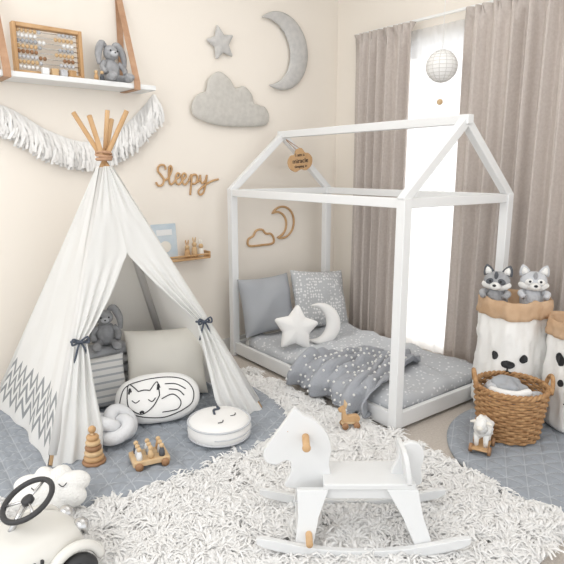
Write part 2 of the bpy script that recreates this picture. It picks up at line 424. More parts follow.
# ------------------------------------------------------------------ house bed
bed=root('house_bed',(2.25,1.73,0),math.radians(-3))
BW,BL,EZ,RZ,PT=.92,1.62,1.262,1.66,.055
for i,(x,y) in enumerate([(0,0),(BW,0),(0,BL),(BW,BL)]): box('post_%d'%i,(x,y,EZ/2),(PT,PT,EZ),'white',bed,b=.003)
for i,y in enumerate((0,BL)):
    box('cross_beam_%d'%i,(BW/2,y,EZ-.025),(BW-PT,.04,.05),'white',bed)
    beam('rafter_l%d'%i,(-.01,y,EZ-.01),(BW/2,y,RZ),.05,.045,'white',bed,up=(0,1,0),ext=.012)
    beam('rafter_r%d'%i,(BW+.01,y,EZ-.01),(BW/2,y,RZ),.05,.045,'white',bed,up=(0,1,0),ext=.012)
    box('end_rail_%d'%i,(BW/2,y,.065),(BW-PT,.03,.09),'white',bed)
for i,x in enumerate((0,BW)):
    box('eave_beam_%d'%i,(x,BL/2,EZ-.025),(.04,BL-PT,.05),'white',bed)
    box('side_rail_%d'%i,(x,BL/2,.065),(.03,BL-PT,.09),'white',bed)
box('ridge_beam',(BW/2,BL/2,RZ+.005),(.05,BL+.07,.05),'white',bed)
for i in range(8): box('slat_%d'%i,(BW/2,.15+i*.185,.045),(BW-.04,.07,.02),'wood',bed)
def slab(name,x0,x1,y0,y1,z0,z1,mat,parent,e=.03,nz=.006,n=40):
    v=[];f=[]
    def ring(off,z,m=160):
        out=[]
        w=(x1-x0)/2-off;h=(y1-y0)/2-off
        for k in range(m):
            a=2*pi*k/m; r=sup(a,2*w,2*h,14); out.append((r*math.cos(a),r*math.sin(a),z))
        return out
    m=160; L=[(.02,z0),(.0,z0+.2*(z1-z0)),(0,z0+.6*(z1-z0)),(.012,z0+.85*(z1-z0)),(.04,z1-.004),(.08,z1)]
    for off,z in L: v+=ring(off,z)
    for s in (.92,.85,.78,.7,.62,.55,.47,.4,.32,.25,.17,.1,.03): v+=[(x*s,y*s,z1) for x,y,_ in ring(.08,0)]
    N=len(v)//m
    for i in range(N-1):
        for k in range(m):
            k2=(k+1)%m; f.append((i*m+k,i*m+k2,(i+1)*m+k2,(i+1)*m+k))
    f.append(tuple(range(m))[::-1]); f.append(tuple(range((N-1)*m,N*m)))
    cx,cy=(x0+x1)/2,(y0+y1)/2
    vv=[]
    for (x,y,z) in v:
        d=nz*(noise.noise(Vector((x*6,y*6,z*4)))+.6*noise.noise(Vector((x*14,y*14,z*9)))); q=(z-z0)/(z1-z0)
        vv.append((x+cx+d*.6,y+cy+d*.6,z+d*q*1.5))
    return add(name,vv,f,mat,parent)
slab('mattress',.03,BW-.03,.035,BL-.035,.056,.13,'cotton',bed)
slab('quilt',.016,BW-.02,.016,BL-.1,.085,.168,'starfab',bed,nz=.02)
p1=pillow('pillow',.47,.44,.15,'grey',None,(2.55,3.215,.39),(math.radians(-14),0,math.radians(-2)))
p2=pillow('patterned_pillow',.52,.47,.14,'leaffab',None,(2.99,3.09,.39),(math.radians(-20),math.radians(6),math.radians(-6)))
r1=root('star_cushion',(2.48,2.80,.305),rot=(math.radians(-16),math.radians(8),math.radians(-25)))
puff('cushion',starr(.18,.58),.10,'cotton',r1,p=2.2)
r1=root('moon_cushion',(2.72,2.80,.295),rot=(math.radians(-16),math.radians(12),math.radians(-25)))
crescent('cushion',.155,.12,.075,.09,'cotton',r1,flip=-1)
def blanket():
    r=root('dotted_knit_blanket',(2.25,1.73,0),math.radians(-3))
    W,Hh=70,70; v=[];f=[]; TZ=.186
    def pt(s,t):
        Lt=.56; Ld=.16+.035*math.sin(t*7+1); d=s*(Lt+Ld)
        yw=.12+ t*.70 + .12*(s-.5)*math.sin(t*2.5) + .025*math.sin(s*7)+ .16*(1-s)*(1-t)-.10*(1-s)*t
        fold=.020*math.sin(t*19+s*4)+.016*math.sin(t*33+s*9+1)+.03*noise.noise(Vector((s*4,t*6,0)))
        R=.035
        if d<Lt-R: x=Lt-.02-d+.05*math.sin(t*5)*(1-s); z=TZ+abs(fold)*1.7+.03*abs(noise.noise(Vector((s*7,t*7,4))))
        else:
            q=d-(Lt-R); a=min(q/R,pi/2)
            x=R-.02-R*math.sin(a)-.012; z=TZ-R*(1-math.cos(a))
            if q/R>pi/2: z-=(q-R*pi/2)
            k=min(1,q/.07); x-= .034*k+ (fold+.012)*1.5*k; z+=abs(fold)*(1-k)*1.7; x+=.05*math.sin(t*5)*(1-s)*(1-k)
        return Vector((x,yw,max(z,.06)))
    for i in range(W+1):
        for j in range(Hh+1): v.append(pt(i/W,j/Hh))
    for i in range(W):
        for j in range(Hh):
            a=i*(Hh+1)+j; f.append((a,a+1,a+Hh+2,a+Hh+1))
    o=add('knit',v,f,'blk',r); m=o.modifiers.new('sol','SOLIDIFY'); m.thickness=.012; m.offset=0
    pv=[];pf=[]
    for i in range(1,15):
        for j in range(1,13):
            s=(i+.5*(j%2))/15.5; t=j/13
            c=pt(s,t); e=.004; n=(pt(s+e,t)-c).cross(pt(s,t+e)-c).normalized()
            if n.z<0 or (n.x>0.2): n=-n
            c=c+n*.008
            o0=len(pv)
            for a in range(1,4):
                for k in range(8):
                    ph=pi*a/4; g=2*pi*k/8; pv.append(c+Vector((math.sin(ph)*math.cos(g),math.sin(ph)*math.sin(g),math.cos(ph)))*.0085)
            pv+= [c+Vector((0,0,.0085)),c-Vector((0,0,.0085))]
            for a in range(2):
                for k in range(8):
                    k2=(k+1)%8; pf.append((o0+a*8+k,o0+(a+1)*8+k,o0+(a+1)*8+k2,o0+a*8+k2))
            for k in range(8):
                k2=(k+1)%8; pf.append((o0+24,o0+k,o0+k2)); pf.append((o0+25,o0+16+k2,o0+16+k))
    add('pompoms',pv,pf,'plushw',r)
blanket()
# ------------------------------------------------------------------ teepee
tp=root('teepee_tent')
AP=Vector((1.22,2.95,1.47)); ZB=.055
FL=Vector((.68,2.48,ZB));FR=Vector((1.81,2.35,ZB));BR=Vector((1.80,3.42,ZB));BL_=Vector((.66,3.40,ZB))
for i,b in enumerate((FL,FR,BR,BL_)):
    off=Vector((.014*math.cos(i*pi/2+.7),.014*math.sin(i*pi/2+.7),0)); a=AP+off
    d=(a-b).normalized(); e=a+d*(.23+.04*(i%2))
    tube('pole_%d'%i,[b,b.lerp(e,.5),e],.013,'wood2',tp,seg=12)
    t=b.lerp(a,.955); tube('pole_sleeve_%d'%i,[b.lerp(t,.03),b.lerp(t,.5),t],[.024,.023,.021],'canvas',tp,seg=14)
b=Vector((1.24,3.43,ZB)); e=AP+Vector((.015,.025,0)); tube('pole_4',[b,e,e+(e-b).normalized()*.25],.012,'wood2',tp,seg=12)
torus('rope_wrap',.036,.009,'leather',tp,(AP.x,AP.y,AP.z-.012)); torus('rope_wrap_b',.038,.009,'leather',tp,(AP.x,AP.y,AP.z+.006),(.15,.1,0)); torus('rope_wrap_c',.037,.008,'leather',tp,(AP.x,AP.y,AP.z+.02),(-.1,.15,0))
CEN=Vector((1.235,2.92,.5))
def panel(name,A,B,h1,mat,sag=.03,n=30,m=30):
    out=(B-A).cross(Vector((0,0,1))).normalized()
    if (A-CEN).dot(out)<0: out=-out
    v=[];uv=[];f=[]
    for j in range(m+1):
        h=h1*j/m; a=A.lerp(AP,h)+(out*.018); b=B.lerp(AP,h)+out*.018
        for i in range(n+1):
            s=i/n; p=a.lerp(b,s)
            k=math.sin(pi*s)*(1-h)
            p=p-out*sag*k+out*(.022*noise.noise(Vector((s*5,h*4,A.x*3)))+.008*math.sin(s*21+h*6)*max(0,.5-h))*math.sin(pi*s)**.5
            v.append(p); uv.append((s,h))
    for j in range(m):
        for i in range(n):
            a=j*(n+1)+i; f.append((a,a+1,a+n+2,a+n+1))
    o=add(name,v,f,mat,tp,uv=uv); return out
panel('side_panel_left',BL_,FL,.965,'chev')
panel('side_panel_right',FR,BR,.965,'canvas')
panel('back_panel',BR,BL_,.965,'canvas')
def lerp(a,b,t): return a+(b-a)*t
def sL(h):
    if h>=.64: return .5
    if h>=.37: t=(.64-h)/(.64-.37); return lerp(.5,.08,t**.8)
    t=(.37-h)/.37; return lerp(.08,.20,min(1,t*1.3)**.8)
def flap(name,A,B,right):
    out=(FR-FL).cross(Vector((0,0,1))).normalized()
    if (FL-CEN).dot(out)<0: out=-out
    n,m=36,70; v=[];f=[]
    for j in range(m+1):
        h=.965*j/m; w=sL(h)
        if right and h<.37: w*=1.1
        full=.5; comp=1-w/full
        a=A.lerp(AP,h)+out*.02; b=B.lerp(AP,h)+out*.02
        for i in range(n+1):
            s=i/n*w; p=a.lerp(b,s)
            r=.0
            if comp>.01:
                r=comp*(.026*math.sin(i/n*2*pi*3.5)+.018)*math.sin(min(1,i/n*1.2+.05)*pi*.5)
                pinch=math.exp(-((h-.37)/.04)**2); r*=1-.6*pinch
            if i<1: r=0
            p=p+out*(r+.010*noise.noise(Vector((s*8,h*7,2))))
            v.append(p)
    for j in range(m):
        for i in range(n):
            a=j*(n+1)+i; q=(a,a+1,a+n+2,a+n+1); f.append(q)
    o=add(name,v,f,'canvas',tp)
    c=A.lerp(AP,.37).lerp(B.lerp(AP,.37),.035)+out*.045
    tube('tie_'+name,[c+Vector((0.038*math.cos(t),0.03*math.sin(t),.004*math.sin(2*t))) for t in np.linspace(0,2*pi,16,endpoint=False)],.006,'navy',tp,closed=True,loc=-out*.02)
    for sg in(-1,1):
        tube('bow_'+name,cr([c,c+Vector((sg*.035,0,.02))+out*.01,c+Vector((sg*.04,0,-.008))+out*.012,c],6),.005,'navy',tp)
        tube('ribbon_'+name,cr([c,c+Vector((sg*.02,0,-.04))+out*.008,c+Vector((sg*.035,0,-.10))+out*.004],6),.005,'navy',tp)
flap('front_flap_left',FL,FR,False); flap('front_flap_right',FR,FL,True)
# ------------------------------------------------------------------ teepee contents
fz=.055
pillow('cream_cushion',.48,.42,.15,'cream',None,(1.50,2.88,fz+.205),(math.radians(-20),0,math.radians(-24)))
pillow('striped_cushion',.36,.30,.11,'stripe',None,(1.09,2.96,fz+.15),(math.radians(-20),0,math.radians(-8)))
def plush_bunny(name,loc,rz,s,mat='midgrey'):
    r=root(name,loc,rz); r.scale=(s,s,s)
    ell('body',(0,0,.085),(.07,.06,.085),mat,r,nz=.006)
    ell('head',(0,-.02,.205),(.055,.052,.052),mat,r,nz=.004)
    ell('muzzle',(0,-.066,.195),(.026,.02,.02),'ltgrey',r)
    ell('nose',(0,-.086,.2),(.007,.005,.005),'black',r)
    for sg in(-1,1):
        ell('eye',(sg*.026,-.066,.215),(.006,.004,.006),'black',r)
        tube('ear',cr([(sg*.025,0,.245),(sg*.06,-.005,.265),(sg*.095,-.02,.2),(sg*.10,-.03,.12)],6),[.012+.014*math.sin(pi*i/18) for i in range(19)],mat,r,seg=10)
        tube('leg',cr([(sg*.04,-.02,.035),(sg*.06,-.08,.03),(sg*.065,-.14,.03),(sg*.065,-.165,.05)],5),[.03,.029,.028,.027,.026,.026,.026,.026,.027,.028,.029,.03,.03,.03,.028,.02],mat,r)
        tube('arm',cr([(sg*.055,-.02,.14),(sg*.085,-.045,.10),(sg*.075,-.08,.06)],5),.019,mat,r)
    return r
plush_bunny('plush_bunny',(1.24,3.14,fz+.300),-.35,.88,'midgrey')
fb=root('folded_blanket_stack',(1.23,3.16,fz))
for i in range(5): pillow('fold_%d'%i,.32,.20,.066,'cotton' if i%2 else 'ltgrey',fb,(0,0,.032+.059*i),(math.radians(90),0,0),n=14,pinch=.02,wr=.003)
fx=root('fox_cushion',(1.295,2.60,fz+.125),rot=(math.radians(-34),0,math.radians(-27)))
def fo(a):
    x=sup(a,.44,.28,2.3); return x*(1+.035*math.cos(2*a-.5))
puff('body',fo,.12,'cotton',fx,wr=.003)
def onfox(pts,r=.0028,nm='ink_line'):
    out=[]
    for p in cr([(x,0,z) for x,z in pts],7):
        rn=math.hypot(p.x,p.z)/fo(math.atan2(p.z,p.x)%(2*pi)); out.append((p.x,-puffh(min(rn,1),.12)-.0015,p.z))
    tube(nm,out,r,'black',fx,seg=6)
onfox([(-.2,-.02),(-.17,.06),(-.08,.09),(.04,.1),(.14,.08),(.19,.02),(.18,-.05),(.12,-.09)])
onfox([(-.16,.0),(-.15,.075),(-.10,.03)]); onfox([(-.04,.03),(-.0,.075),(.01,.0)])
onfox([(-.16,.0),(-.15,-.05),(-.09,-.09),(-.03,-.06),(.01,0)])
onfox([(-.10,.03),(-.07,.035),(-.04,.03)])
onfox([(-.135,-.015),(-.115,-.03),(-.095,-.018)]); onfox([(-.05,-.018),(-.03,-.03),(-.012,-.012)])
onfox([(-.095,-.083),(-.085,-.078),(-.075,-.083)],.006)
onfox([(.12,-.09),(.03,-.115),(-.08,-.105),(-.16,-.075)]); onfox([(.02,-.02),(.08,-.0),(.12,-.04),(.10,-.08),(.02,-.09)])
onfox([(.06,.03),(.11,.02),(.14,-.01)]);onfox([(.04,.06),(.1,.055),(.15,.025)])
for s in((-.15,.02),(-.0,.03)): onfox([(s[0],s[1]),(s[0]+.005,s[1]+.03),(s[0]+.012,s[1]+.01)],.005)
kr=root('knot_cushion',(1.01,2.52,fz+.085),rot=(math.radians(18),0,.3))
tube('knot',[((.056+.027*math.cos(3*t))*math.cos(2*t)*1.15,(.056+.027*math.cos(3*t))*math.sin(2*t)*1.15,.034*math.sin(3*t)) for t in np.linspace(0,2*pi,90,endpoint=False)],.034,'knot',kr,closed=True,seg=14)
pf=root('round_floor_cushion',(1.445,2.225,fz),.3)
lathe('pad',[(.02,0),(.13,.0),(.155,.015),(.163,.045),(.157,.085),(.135,.102),(.07,.108),(.01,.104)],'cotton',pf,seg=48)
torus('piping',.159,.005,'ltgrey',pf,(0,0,.086),seg=48); torus('piping_low',.157,.005,'ltgrey',pf,(0,0,.018),seg=48)
for sg in(-1,1): tube('eye',cr([(sg*.05-.02,-.05,.109),(sg*.05,-.062,.109),(sg*.05+.02,-.05,.109)],5),.0025,'black',pf,seg=6)
tube('tassel',cr([(.0,.03,.108),(.03,.06,.113),(.06,.05,.112),(.075,.075,.111)],6),.006,'navy',pf,seg=8)
tube('zip',[(.164*math.cos(a),.164*math.sin(a),.05) for a in np.linspace(-2.6,-.3,24)],.003,'ltgrey',pf,seg=6)
sr=root('stacking_ring_toy',(.845,2.38,fz))
lathe('base',[(.01,0),(.052,0),(.055,.006),(.052,.014),(.01,.014)],'wooddk',sr)
zz=.026
for i,(R,c) in enumerate(((.040,'wood2'),(.036,'wood'),(.032,'wooddk'),(.028,'wood'),(.023,'wood2'))):
    torus('ring_%d'%i,R-.008,.0145,c,sr,(0,0,zz)); zz+=.025
tube('rod',[(0,0,.01),(0,0,.16)],.007,'wood',sr); ell('knob',(0,0,.165),(.018,.018,.018),'wood2',sr)
pt_=root('peg_people_trolley',(1.045,2.215,fz),-.25)
box('tray',(0,0,.028),(.17,.12,.025),'wood',pt_)
for x in(-.06,.06):
    for y in(-.066,.066): lathe('wheel',[(.004,-.006),(.018,-.006),(.018,.006),(.004,.006)],'wooddk',pt_,(x,y,.018),(pi/2,0,0),seg=20)
cols=['white','ltgrey','navy','wood','grey','white','dkgrey','ltgrey','wood2']
for i in range(3):
    for j in range(3):
        c=cols[(i*3+j)%9]; x,y=-.052+.052*i,-.036+.036*j
        lathe('peg_body',[(.003,0),(.014,0),(.014,.02),(.008,.04),(.004,.043)],c,pt_,(x,y,.04),seg=16)
        ell('peg_head',(x,y,.09),(.0115,.0115,.0115),'wood',pt_,seg=14)
cc=root('cloud_cushion',(.575,2.13,.135),rot=(math.radians(-42),0,math.radians(-24)))
puff('cushion',cloudr(.30,.19,.3,8,.12),.11,'plushw',cc,wr=.008)
for sg in(-1,1): tube('eye',cr([(sg*.05-.015,-.058,.01),(sg*.05,-.06,-.003),(sg*.05+.015,-.058,.01)],5),.002,'black',cc,seg=6)
# ------------------------------------------------------------------ rocking horse
hr=root('rocking_horse',(1.452,1.275,.015),math.radians(140))
head=cr2([(.115,.20),(.115,.30),(.108,.36),(.125,.42),(.165,.468),(.215,.495),(.245,.522),(.262,.50),(.285,.465),(.325,.405),(.358,.355),(.362,.32),(.34,.298),(.31,.296),(.275,.312),(.258,.295),(.262,.25),(.275,.20)],4)
plate('head_board',head,.026,'horse',hr,b=.003)
ell('eye',(.272,-.0,.43),(.005,.0140,.005),'wood2',hr)
tube('handle',[(.205,-.10,.41),(.205,.10,.41)],.0135,'wood2',hr,seg=14)
for s in(-1,1): ell('handle_cap',(.205,s*.10,.41),(.016,.008,.016),'wood2',hr)
box('seat',(-.03,0,.245),(.34,.17,.024),'horse',hr,b=.005)
box('apron_l',(-.02,.062,.212),(.30,.018,.045),'horse',hr); box('apron_r',(-.02,-.062,.212),(.30,.018,.045),'horse',hr)
tail=cr2([(-.12,.215),(-.125,.27),(-.145,.32),(-.15,.36),(-.185,.385),(-.225,.375),(-.243,.335),(-.235,.27),(-.24,.22),(-.2,.2)],4)
plate('tail_board',tail,.024,'horse',hr)
bk=cr2([(-.085,0),(-.09,.08),(-.07,.115),(-.03,.125),(.03,.125),(.07,.115),(.09,.08),(.085,0)],4)
plate('backrest',bk,.018,'horse',hr,loc=(-.175,0,.25),rot=(math.radians(8),0,math.radians(90)))
def leg(nm,x0,x1,sy):
    P=Vector((x0,sy*.076,.235)); Q=Vector((x1,sy*.135,.03)); v=[]
    for (c,wd) in((P,.058),(P.lerp(Q,.45),.038),(Q,.032)):
        for dx,dy in((-1,-1),(1,-1),(1,1),(-1,1)): v.append(c+Vector((dx*wd,dy*.011,0)))
    f=[(3,2,1,0),(8,9,10,11)]
    for i in range(2):
        for k in range(4): k2=(k+1)%4; f.append((i*4+k,i*4+k2,i*4+4+k2,i*4+4+k))
    bev(add(nm,v,f,'horse',hr,smooth=False),.003)
for i,(a,b) in enumerate(((.18,.215),(-.15,-.23))):
    for j,s in enumerate((-1,1)): leg('leg_%d%d'%(i,j),a,b,s)
def rocker(nm,y):
    up=[];lo=[]
    for i in range(33):
        x=-.385+.77*i/32; z=.062*(abs(x)/.385)**2.0
        w=.028 if abs(x)<.33 else .028*(1-.35*(abs(x)-.33)/.055)
        up.append((x,z+.012+w)); lo.append((x,z+(.008 if abs(x)>.37 else 0)))
    plate(nm,lo+up[::-1],.022,'horse',hr,loc=(0,y,0),b=.003)
rocker('rocker_l',.155); rocker('rocker_r',-.155)
box('cross_bar_front',(.215,0,.045),(.05,.29,.018),'horse',hr); box('cross_bar_rear',(-.23,0,.045),(.05,.29,.018),'horse',hr)
tube('foot_peg',[(.195,-.19,.085),(.195,.19,.085)],.0125,'wood2',hr,seg=14)
# ------------------------------------------------------------------ ride-on car
ca=root('ride_on_toy_car',(.30,1.79,0),math.radians(8))
def carbody():
    v=[];f=[];n=40;m=28
    for i in range(n+1):
        t=-1+2*i/n; x=.28*t
        w=.14*(1-abs(t)**4.0)**.5; hgt=.085*(1-abs(t)**4)**.5
        top=1+.25*math.exp(-((t-.25)/.4)**2)
        for k in range(m):
            a=2*pi*k/m; c,s=math.cos(a),math.sin(a); e=.72
            yy=w*math.copysign(abs(c)**e,c); z=hgt*math.copysign(abs(s)**e,s)*(top if s>0 else .8)
            v.append((x,yy,.14+z))
    for i in range(n):
        for k in range(m):
            k2=(k+1)%m; f.append((i*m+k,(i+1)*m+k,(i+1)*m+k2,i*m+k2))
    return add('body',v,f,'carpaint',ca)
carbody()
for k in range(6): box('vent_%d'%k,(-.04+.024*k,-.139,.160),(.009,.012,.055),'rubber',ca,rot=(0,.2,0),b=.002)
box('trim_strip',(0,-.14,.11),(.40,.008,.010),'chrome',ca)
for x in(-.16,.185):
    for s in(-1,1):
        g=root('wheel',(x,s*.155,.078)); g.rotation_euler=(pi/2,0,0); g.parent=ca
        torus('tyre',.055,.022,'rubber',g); lathe('hub',[(.004,-.016),(.04,-.012),(.04,.012),(.004,.016)],'carpaint',g); lathe('cap',[(.004,-.02),(.016,-.018),(.016,.018),(.004,.02)],'chrome',g)
        pts=[(x+.094*math.cos(a),s*.148,.085+.094*math.sin(a)) for a in np.linspace(.1,pi-.1,16)]
        tube('fender',pts,[.010]+[.018]*14+[.010],'carpaint',ca)
tube('steering_column',[(.02,0,.20),(.105,0,.318)],.010,'chrome',ca)
sw=root('steering_wheel',(.112,0,.325),rot=(0,math.radians(-24),0)); sw.parent=ca
torus('rim',.084,.0095,'rubber',sw); lathe('hub',[(.004,-.008),(.020,-.008),(.020,.006),(.010,.010),(.002,.010)],'rubber',sw)
for k in range(3):
    a=2*pi*k/3+.3; tube('spoke',[(0,0,0),(.082*math.cos(a),.082*math.sin(a),0)],.0045,'chrome',sw)
ell('seat_pad',(-.12,0,.225),(.11,.10,.025),'midgrey',ca)
ell('headlamp',(.262,-.055,.175),(.028,.032,.032),'chrome',ca); ell('headlamp_r',(.262,.055,.175),(.028,.032,.032),'chrome',ca)
# ------------------------------------------------------------------ wooden deer toy
wt=root('wooden_deer_toy',(2.035,1.86,.05),math.radians(150)); wt.scale=(.8,.8,.8)
plate('body',cr2([(-.055,.045),(-.06,.08),(-.03,.09),(.02,.088),(.035,.12),(.04,.15),(.055,.152),(.08,.135),(.078,.12),(.058,.113),(.055,.06),(.045,.045)],4),.035,'wood2',wt)
for s in(-1,1):
    tube('ear',[(.038,s*.01,.145),(.032,s*.018,.175),(.036,s*.02,.19)],[.008,.008,.003],'wood',wt,seg=8)
    for x in(-.04,.04): lathe('wheel',[(.004,-.006),(.022,-.006),(.022,.006),(.004,.006)],'wooddk',wt,(x,s*.03,.022),(pi/2,0,0),seg=20)
tube('axle_a',[(-.04,-.03,.022),(-.04,.03,.022)],.004,'wood',wt); tube('axle_b',[(.04,-.03,.022),(.04,.03,.022)],.004,'wood',wt)
box('chassis',(0,0,.036),(.12,.035,.016),'wood',wt)
# ------------------------------------------------------------------ lamb on wheels
lb=root('plush_lamb_pull_toy',(2.40,1.30,.03),math.radians(200))
box('board',(0,0,.028),(.16,.075,.012),'wood2',lb)
for x in(-.055,.055):
    for s in(-1,1): lathe('wheel',[(.004,-.007),(.022,-.007),(.022,.007),(.004,.007)],'wooddk',lb,(x,s*.044,.022),(pi/2,0,0),seg=20)
ell('body',(-.005,0,.115),(.07,.045,.045),'plushw',lb,nz=.016,nf=45)
for x in(-.045,.04):
    for s in(-1,1): tube('leg',[(x,s*.022,.095),(x+.003,s*.022,.06),(x,s*.022,.034)],[.017,.012,.011],'plushw',lb)
tube('neck',[(.045,0,.125),(.07,0,.16)],[.03,.024],'plushw',lb)
ell('head',(.085,0,.17),(.036,.026,.026),'plushw',lb,rot=(0,.35,0),nz=.004); ell('muzzle',(.11,0,.16),(.018,.016,.015),'cream',lb)
ell('wool_cap',(.07,0,.188),(.024,.024,.016),'plushw',lb,nz=.01,nf=60)
for s in(-1,1):
    ell('ear',(.072,s*.034,.172),(.01,.02,.007),'cream',lb,rot=(s*-.3,0,0)); ell('eye',(.1,s*.019,.176),(.0035,.003,.0035),'black',lb)
ell('tail',(-.075,0,.12),(.016,.013,.015),'plushw',lb,nz=.006)
# ------------------------------------------------------------------ wicker basket
bs=root('wicker_basket',(2.66,1.305,.03))
def bR(z): return .145+.032*z/.26
rows=17
for j in range(rows):
    z=.012+.245*j/(rows-1); n=112
    tube('weave_%d'%j,[((bR(z)+.006*math.sin(14*a+j*pi))*math.cos(a),(bR(z)+.006*math.sin(14*a+j*pi))*math.sin(a),z) for a in [2*pi*i/n for i in range(n)]],.0082,'wicker',bs,closed=True,seg=7)
for k in range(28):
    a=2*pi*(k+.0)/28; tube('stake_%d'%k,[(bR(0)*math.cos(a),bR(0)*math.sin(a),.005),(bR(.26)*math.cos(a),bR(.26)*math.sin(a),.265)],.006,'wicker',bs,seg=6)
for q in range(2): tube('rim_%d'%q,[((bR(.26)+.005*math.cos(20*a+q*pi))*math.cos(a),(bR(.26)+.005*math.cos(20*a+q*pi))*math.sin(a),.268+.007*math.sin(20*a+q*pi)) for a in [2*pi*i/160 for i in range(160)]],.009,'wicker',bs,closed=True,seg=7)
lathe('bottom',[(.005,.003),(.142,.003),(.142,.012),(.005,.012)],'wicker',bs)
for s in (2.2,2.2+pi):
    c,d=math.cos(s),math.sin(s); t=Vector((-d,c,0))
    P=[Vector((c,d,0))*(.178+.012*math.sin(q*pi))+t*(.065*math.cos(pi*q))+Vector((0,0,.26+.075*math.sin(pi*q))) for q in [i/14 for i in range(15)]]
    tube('handle',P,.011,'wicker',bs)
bl=root('muslin_blanket',(2.66,1.305,.255))
ell('bundle',(0,0,-.015),(.142,.142,.05),'ltgrey',bl,nz=.05,nf=14,seg=48)
ell('bundle_b',(.03,.02,.03),(.09,.08,.04),'grey',bl,nz=.04,nf=18,seg=40)
tube('draped_fold',cr([(-.11,.05,.03),(-.13,-.02,.04),(-.10,-.08,.04),(-.03,-.11,.045)],6),.022,'cotton',bl)
# ------------------------------------------------------------------ paper sacks
def sack(name,loc,rz,R,hh,face):
    r=root(name,loc,rz); sd=loc[0]*5
    def fn(p):
        a=math.atan2(p.y,p.x); k=p.z/hh
        d=.018*noise.noise(Vector((math.cos(a)*3+sd,math.sin(a)*3,p.z*7)))+.011*noise.noise(Vector((math.cos(a)*8,math.sin(a)*8+sd,p.z*19)))
        sqr=1+.05*math.cos(4*a)
        if p.z<.02: d*=.2
        q=1+ d/R
        return Vector((p.x*q*sqr,p.y*q*sqr,p.z+(.022*noise.noise(Vector((math.cos(a)*2,math.sin(a)*2,sd))) if k>.75 else 0)))
    pr=[(.01,.0),(R*.9,.0),(R*.97,.015)]+[(R*(1+.05*math.sin(pi*i/20)-.06*(i/20)),hh*(.03+.82*i/20)) for i in range(21)]
    lathe('sack_body',pr,'paper',r,seg=90,fn=fn)
    R2=R*.955
    lathe('rolled_top',[(R2+.0,hh*.835),(R2+.012,hh*.84),(R2+.013,hh*.87),(R2+.009,hh*.90),(R2+.012,hh*.93),(R2+.008,hh*.985),(R2-.002,hh*.99),(R2-.008,hh*.96),(R2-.012,hh*.86)],'kraft',r,seg=90,fn=fn)
    def patch(nm,a0,z0,sa,sz,mat='black',rot=0):
        v=[];f=[]
        N=22
        for i,q in enumerate((0,.5,1)):
            for k in range(N):
                g=2*pi*k/N; u=q*sa*math.cos(g);w_=q*sz*math.sin(g); uu=u*math.cos(rot)-w_*math.sin(rot); ww=u*math.sin(rot)+w_*math.cos(rot)
                z=z0+ww; kk=(z/hh-.03)/.82; rad=R*(1+.05*math.sin(pi*kk)-.06*kk); a=a0+uu/rad
                p=fn(Vector((rad*math.cos(a),rad*math.sin(a),z))); p+=Vector((math.cos(a),math.sin(a),0))*.004; v.append(p)
        for i in range(2):
            for k in range(N): k2=(k+1)%N; f.append((i*N+k,(i+1)*N+k,(i+1)*N+k2,i*N+k2))
        add(nm,v,f,mat,r)
    for (nm,a,z,sa,sz,rt) in face: patch(nm,a,z*hh,sa,sz,rot=rt)
    return r
toC=math.atan2(-1.45,-3.1)
sack('paper_storage_sack',(2.98,1.485,.032),toC+.05,.182,.67,[('eye_l',-.48,.53,.021,.024,.3),('eye_r',.34,.53,.021,.024,-.3),('nose',-.07,.475,.036,.022,0),('mouth_stem',-.07,.435,.004,.022,0),('mouth_l',-.17,.405,.025,.006,.5),('mouth_r',.03,.405,.025,.006,-.5)])
sack('paper_storage_sack.001',(3.035,1.11,.035),math.atan2(-1.1,-3.02)-.15,.178,.60,[('ear_l',-.5,.66,.030,.036,.3),('ear_r',.5,.66,.030,.036,-.3),('eye_l',-.35,.46,.018,.018,0),('eye_r',.3,.46,.018,.018,0),('nose',0,.36,.025,.016,0),('mouth_l',-.1,.30,.022,.005,.5),('mouth_r',.1,.30,.022,.005,-.5)])
def plush(name,loc,rz,kind):
    r=root(name,loc,rz); r.scale=(.93,.93,.93)
    base='midgrey' if kind=='raccoon' else 'ltgrey'
    ell('body',(0,.01,-.07),(.07,.06,.08),base,r,nz=.006)
    ell('head',(0,0,.045),(.078,.062,.062),base,r,nz=.005)
    ell('cheek_fluff',(0,-.012,.025),(.088,.045,.035),'plushw',r,nz=.006)
    ell('muzzle',(0,-.062,.025),(.032,.034,.024),'plushw',r)
    ell('nose',(0,-.096,.034),(.011,.008,.008),'black',r)
    for s in(-1,1):
        lathe('ear',[(.034,0),(.031,.02),(.02,.045),(.004,.062)],'dkgrey' if kind=='raccoon' else base,r,(s*.05,.01,.085),(0,s*.3,0),seg=16,fn=lambda p:Vector((p.x,p.y*.5,p.z)))
        lathe('inner_ear',[(.02,0),(.018,.018),(.011,.033),(.002,.042)],'plushw',r,(s*.05,-.004,.092),(0,s*.3,0),seg=12,fn=lambda p:Vector((p.x,p.y*.5,p.z)))
        ell('eye_patch',(s*.034,-.052,.052),(.024,.014,.017),'dkgrey' if kind=='raccoon' else 'plushw',r,rot=(0,s*.4,0))
        ell('eye',(s*.03,-.066,.055),(.0075,.005,.0075),'black',r)
        tube('arm',cr([(s*.06,-.01,-.02),(s*.075,-.05,-.02),(s*.06,-.085,-.035)],5),.018,base,r)
    ell('brow_stripe',(0,-.045,.085),(.012,.02,.03),'dkgrey' if kind=='raccoon' else 'midgrey',r,rot=(.5,0,0))
    return r
fc=lambda x,y: math.atan2(-y,-x)+pi/2
plush('raccoon_plush',(2.905,1.56,.74),fc(2.92,1.55)-.15,'raccoon')
plush('husky_plush',(3.03,1.41,.745),fc(3.05,1.41)+.15,'husky')
